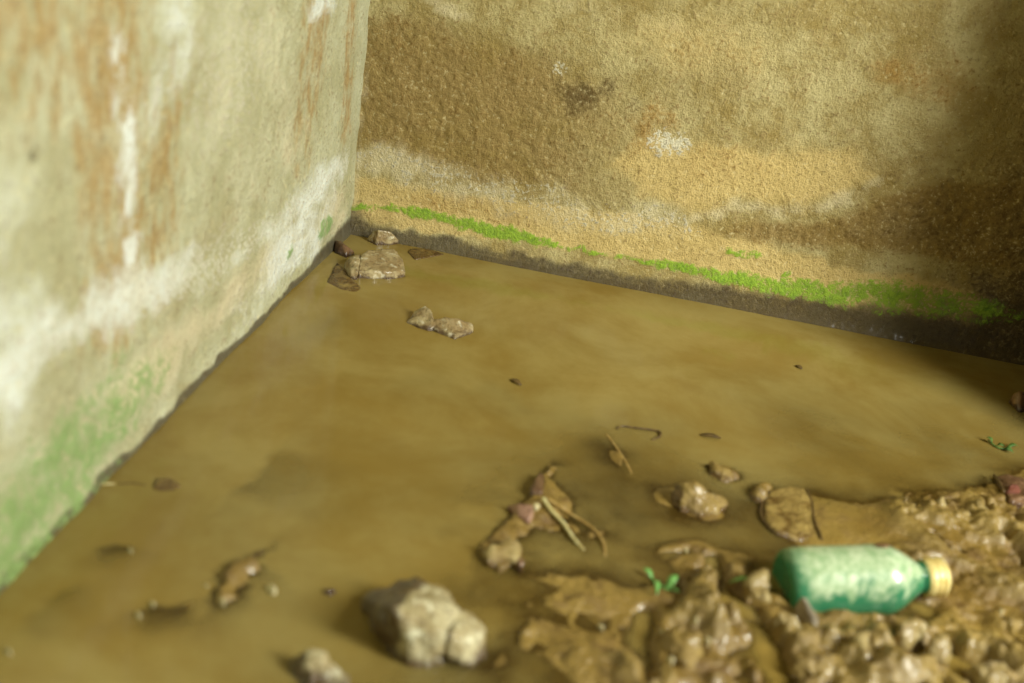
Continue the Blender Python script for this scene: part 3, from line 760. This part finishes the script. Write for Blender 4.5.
for k, (lab, (px, py, r)) in enumerate(glint_pebs):
    g = gpt(px, py); z = g.z
    rr = r / 1.6
    pts = [(px + rr * math.cos(a) * random.uniform(.8, 1.15), py + rr * 0.75 * math.sin(a) * random.uniform(.8, 1.15), z + 0.002 + 0.0006 * r * (0.4 + 0.6 * math.sin(a + 2))) for a in (0, 1, 2.1, 3.1, 4.2, 5.2)]
    stone('pebble', lab, 'pebble', R_GLINT, [pts], group='wet glints shaped as pebbles in the mud', depth=z - 0.004, edge=0.003, amp=0.0008, seed=60 + k)

# ------------------------------------------------------------------ the bottle
def lathe(bm, prof, n=48, cap0=True, cap1=True):
    rings = [[Vector((x, r * math.cos(2 * math.pi * k / n), r * math.sin(2 * math.pi * k / n))) for k in range(n)] for x, r in prof]
    R = [[bm.verts.new(p) for p in ring] for ring in rings]
    for a, b in zip(R[:-1], R[1:]):
        for i in range(n): bm.faces.new((a[i], a[(i + 1) % n], b[(i + 1) % n], b[i]))
    if cap0: bm.faces.new(R[0][::-1])
    if cap1: bm.faces.new(R[-1])
nt = NT('green_glass_dusty')
sp = nt.n('ShaderNodeSeparateXYZ'); nt.l(nt.tc.outputs['Object'], sp.inputs[0])
mid = nt.ramp(nt.noise(26, 5, 0.65, dist=0.8), 0.3, 0.7); fine = nt.ramp(nt.noise(120, 4, 0.65), 0.3, 0.7)
run = nt.ramp(nt.noise(70, 4, 0.6, stretch=(1, 0.3, 0.3)), 0.3, 0.7)
zz = nt.math('ADD', sp.outputs[2], nt.math('MULTIPLY', nt.math('SUBTRACT', mid, 0.5), 0.026))
zz = nt.math('ADD', zz, nt.math('MULTIPLY', nt.math('SUBTRACT', run, 0.5), 0.014))
dust = nt.math('MULTIPLY', nt.ramp(zz, 0.004, 0.026), nt.ramp(nt.math('ADD', sp.outputs[0], nt.math('MULTIPLY', zz, 0.6)), 0.016, 0.045))
dustc = nt.mix(fine, srgb(146, 172, 124), srgb(204, 214, 176))
gl_ = nt.n('ShaderNodeBsdfPrincipled')
gl_.inputs['Base Color'].default_value = srgb(66, 150, 104); gl_.inputs['Roughness'].default_value = 0.08
gl_.inputs['Transmission Weight'].default_value = 0.45; gl_.inputs['IOR'].default_value = 1.3
gl_.inputs['Coat Weight'].default_value = 0.3
du = nt.n('ShaderNodeBsdfPrincipled'); nt.l(dustc, du.inputs['Base Color']); du.inputs['Roughness'].default_value = 0.32
du.inputs['Coat Weight'].default_value = 0.5; du.inputs['Coat Roughness'].default_value = 0.12
nt.l(nt.bump(fine, 0.25, 0.001), du.inputs['Normal'])
mx = nt.n('ShaderNodeMixShader'); nt.l(nt.math('MULTIPLY', dust, 0.82), mx.inputs[0]); nt.l(gl_.outputs[0], mx.inputs[1]); nt.l(du.outputs[0], mx.inputs[2])
nt.l(mx.outputs[0], nt.out.inputs[0]); GLASS = nt.m
nt = NT('yellow_cap_metal')
cc = nt.mix(nt.ramp(nt.noise(90, 4), 0.4, 0.7), srgb(238, 218, 146), srgb(214, 184, 100))
nt.bsdf(cc, 0.35, None, Metallic=0.15, Coat_Weight=0.4); CAP = nt.m

pb = Vector(fl(781, 584, 0.008)); pc = Vector(fl(943, 576.5, 0.030))
bot = bpy.data.objects.new('bottle', None); col.objects.link(bot)
ax = (pc - pb); Lb = ax.length; ax.normalize()
yv = Vector((0, 0, 1)).cross(ax).normalized(); zv = ax.cross(yv)
mb = Matrix((ax, yv, zv)).transposed().to_4x4(); mb.translation = pb
bot.matrix_world = mb; bot.empty_display_size = 0.05
tag(bot, 'dusty green glass bottle with a yellow screw cap lying in the mud', 'bottle')
bR = 0.0375; capL = 0.023; nb = Lb - capL
prof = [(0.004, 0.006), (0.001, bR * .70), (0.001, bR * .82), (0.004, bR * .94), (0.010, bR * .99), (0.018, bR)]
prof += [(nb * t, bR * (1 + 0.012 * math.sin(t * 9))) for t in (0.2, 0.3, 0.4, 0.5, 0.6, 0.66)]
for k in range(1, 13):
    t = k / 12
    prof.append((nb * (0.68 + 0.28 * t), bR + (0.0165 - bR) * (1 - math.cos(t * math.pi * 0.62)) / (1 - math.cos(math.pi * 0.62))))
prof += [(nb * 0.975, 0.0158), (nb * 0.985, 0.0185), (nb * 0.995, 0.0185), (nb + 0.004, 0.0165), (nb + 0.014, 0.0165)]
bm = bmesh.new(); lathe(bm, prof, 64); finish('body', bm, GLASS, bot)
bm = bmesh.new()
cp = [(nb + 0.000, 0.0192), (nb + 0.0015, 0.0205)]
for k in range(3):
    b0 = nb + 0.003 + k * 0.0062
    cp += [(b0, 0.0196), (b0 + 0.0012, 0.0212), (b0 + 0.0038, 0.0214), (b0 + 0.0052, 0.0198)]
cp += [(nb + capL - 0.002, 0.0196), (nb + capL - 0.0004, 0.0180), (nb + capL, 0.015)]
lathe(bm, cp, 48); finish('cap', bm, CAP, bot)
# a dark dab in place of the dent on the shoulder
bm = bmesh.new()
bmesh.ops.create_icosphere(bm, subdivisions=3, radius=1)
for v in bm.verts:
    n = 1 + 0.35 * mn.noise(v.co * 2.3)
    v.co = Vector((v.co.x * 0.0085 * n, v.co.y * 0.006 * n, v.co.z * 0.0022 * n))
dab = finish('dark_dab', bm, R_DARK, bot)
dab.location = Vector((nb * 0.70, 0.010, 0.0355)); dab.rotation_euler = (-0.3, 0.15, 0.3)

# ------------------------------------------------------------------ straws, twigs, leaves
def plain(name, a, b, rough=0.5, scale=120):
    nt = NT(name); nt.bsdf(nt.mix(nt.ramp(nt.noise(scale, 3), 0.35, 0.65), a, b), rough, nt.bump(nt.noise(300, 2), 0.4, 0.001)); return nt.m
STRAW = plain('pale_straw', srgb(176, 160, 100), srgb(206, 198, 146), 0.45)
STRAWT = plain('tan_straw', srgb(160, 128, 68), srgb(182, 154, 92), 0.5)
BARK = plain('dark_bark', srgb(72, 54, 26), srgb(104, 82, 42), 0.5)
LEAF = plain('fresh_leaf', srgb(84, 140, 62), srgb(132, 186, 104), 0.4)
LEAFD = plain('dull_leaf', srgb(56, 92, 40), srgb(88, 124, 58), 0.4)
def strand(name, label, cat, mat, pix, rad, up=0.003, seed=0):
    P = [gpt(x, y, up if len(pq) == 0 else pq[0]) for x, y, *pq in pix]
    bm = bmesh.new(); tube(bm, P, rad, seed=seed)
    return tag(finish(name, bm, mat, None, P[0].copy()), label, cat)
strand('straw', 'pale cream straw on the middle mud bank, the shorter and thicker one', 'straw', STRAW,
       [(543, 498, .006), (550.5, 510), (563, 523), (573, 538), (584, 550, .0)], [.0024, .0027, .0024, .0022, .0012], seed=1)
strand('straw', 'long thin tan straw curving right from the middle mud bank', 'straw', STRAWT,
       [(547, 498, .006), (569, 513), (591, 527), (603, 541), (605, 556, .0)], [.0016, .0016, .0015, .0013, .0008], seed=2)
strand('twig', 'dark bent twig just breaking the water above the two straws', 'twig', BARK,
       [(617, 429, .0015), (622, 426, .002), (638, 428, .002), (658, 431, .002), (660, 436, .0015), (652, 440, .001)], [.0008, .0011, .0012, .0016, .0014, .0008], seed=3)
strand('twig', 'tan half-sunk stalk running down from the dark bent twig', 'twig', STRAWT,
       [(606, 434, .0002), (616, 447, .0006), (628, 466, .0), (632, 476, -.001)], [.0010, .0014, .0014, .0008], seed=4)
strand('straw', 'tiny white straw against the foot of the left wall', 'straw', STRAW,
       [(98, 485, .001), (106, 484, .002), (115, 484, .001)], [.0009, .0012, .0008], seed=5)
strand('twig', 'thin dark twig trailing right of the tiny white straw', 'twig', BARK,
       [(118, 484, .0004), (132, 483, .0004), (146, 485, .0002)], [.0005, .0008, .0005], seed=6)
strand('twig', 'dark purplish twig along the left crack of the mud slab', 'twig', BARK,
       [(762, 503, .002), (761, 515, .002), (768, 526, .002), (775, 533, .001)], [.0014, .0019, .0018, .0010], seed=7)
strand('twig', 'crumbly dark root along the right crack of the mud slab', 'twig', BARK,
       [(807, 489, .003), (812, 502, .002), (814, 519, .002), (820, 533, .002), (822, 540, .001)], [.0012, .0014, .0013, .0014, .0012], seed=8)
strand('twig', 'rusty dark splinter lying in front of the rust red chunk', 'twig', BARK,
       [(994, 475, .008), (999, 482, .012), (1004, 492, .010)], [.0018, .0024, .0014], seed=9)
def leaf_blade(bm, a, b, wid, bend=0.2, thick=0.0006):
    a, b = Vector(a), Vector(b); d = b - a; L = d.length; d.normalize()
    u = d.cross(Vector((0, 0, 1))).normalized(); w = u.cross(d)
    n = 7; top = []; bt = []
    for k in range(n):
        t = k / (n - 1); hw = wid * (math.sin(math.pi * (0.06 + 0.9 * t)) ** 0.8)
        c = a + d * (L * t) + w * (bend * L * math.sin(math.pi * t))
        top.append([c - u * hw + w * hw * .3, c + w * 0, c + u * hw + w * hw * .3])
        bt.append([p - w * thick for p in top[-1]])
    T = [[bm.verts.new(p) for p in r] for r in top]; Bv = [[bm.verts.new(p) for p in r] for r in bt]
    for k in range(n - 1):
        for j in range(2):
            bm.faces.new((T[k][j], T[k + 1][j], T[k + 1][j + 1], T[k][j + 1]))
            bm.faces.new((Bv[k][j], Bv[k][j + 1], Bv[k + 1][j + 1], Bv[k + 1][j]))
        bm.faces.new((T[k][0], Bv[k][0], Bv[k + 1][0], T[k + 1][0])); bm.faces.new((T[k][2], T[k + 1][2], Bv[k + 1][2], Bv[k][2]))
    for k in (0, n - 1): bm.faces.new((T[k][0], T[k][1], T[k][2], Bv[k][2], Bv[k][1], Bv[k][0]))
def sprig(label, mat, stem, leaves):
    base = gpt(*stem[0])
    e = bpy.data.objects.new('plant_sprig', None); col.objects.link(e); e.location = base; e.empty_display_size = 0.02
    tag(e, label, 'plant')
    bm = bmesh.new(); tube(bm, [gpt(x, y, .002) for x, y in stem], [.0012] * len(stem))
    for v in bm.verts: v.co -= base
    finish('stem', bm, mat, e)
    for (x0, y0, u0, x1, y1, u1, w) in leaves:
        bm = bmesh.new(); leaf_blade(bm, gpt(x0, y0, u0), gpt(x1, y1, u1), w)
        for v in bm.verts: v.co -= base
        finish('leaf', bm, mat, e)
sprig('small bright green sprig at the water’s edge, left of the bottle', LEAF, [(650, 576), (660, 586), (672, 590)],
      [(668, 588, .003, 677, 575, .012, .0045), (664, 586, .003, 674, 586, .006, .004), (652, 578, .002, 643, 568, .006, .003), (655, 582, .002, 657, 594, .003, .003), (670, 590, .002, 680, 592, .003, .003)])
sprig('dull green sprig floating in the dark water at the right', LEAFD, [(988, 440), (997, 447), (1010, 450)],
      [(992, 443, .002, 987, 437, .008, .004), (996, 446, .002, 1004, 446, .006, .004), (1002, 449, .001, 1013, 452, .004, .004), (1006, 449, .001, 1018, 446, .003, .003)])
def leaf(label, mat, x0, y0, x1, y1, w, u=0.001):
    a, b = gpt(x0, y0, u), gpt(x1, y1, u)
    bm = bmesh.new(); leaf_blade(bm, a, b, w, 0.06)
    tag(finish('leaf', bm, mat, None, a.copy()), label, 'leaf')
leaf('thin dark leaf floating on the water above the small brown clod', BARK, 700, 435, 721, 438, .0042)
leaf('tiny dark leaf floating in the middle of the open water', BARK, 511, 379, 521, 385, .0045)
leaf('pale green leaf strip on the blocky clod left of the bottle', LEAF, 729, 583, 750, 578, .0038, .010)
leaf('tiny dark leaf floating near the back wall at right', BARK, 796, 365, 802, 369, .004)
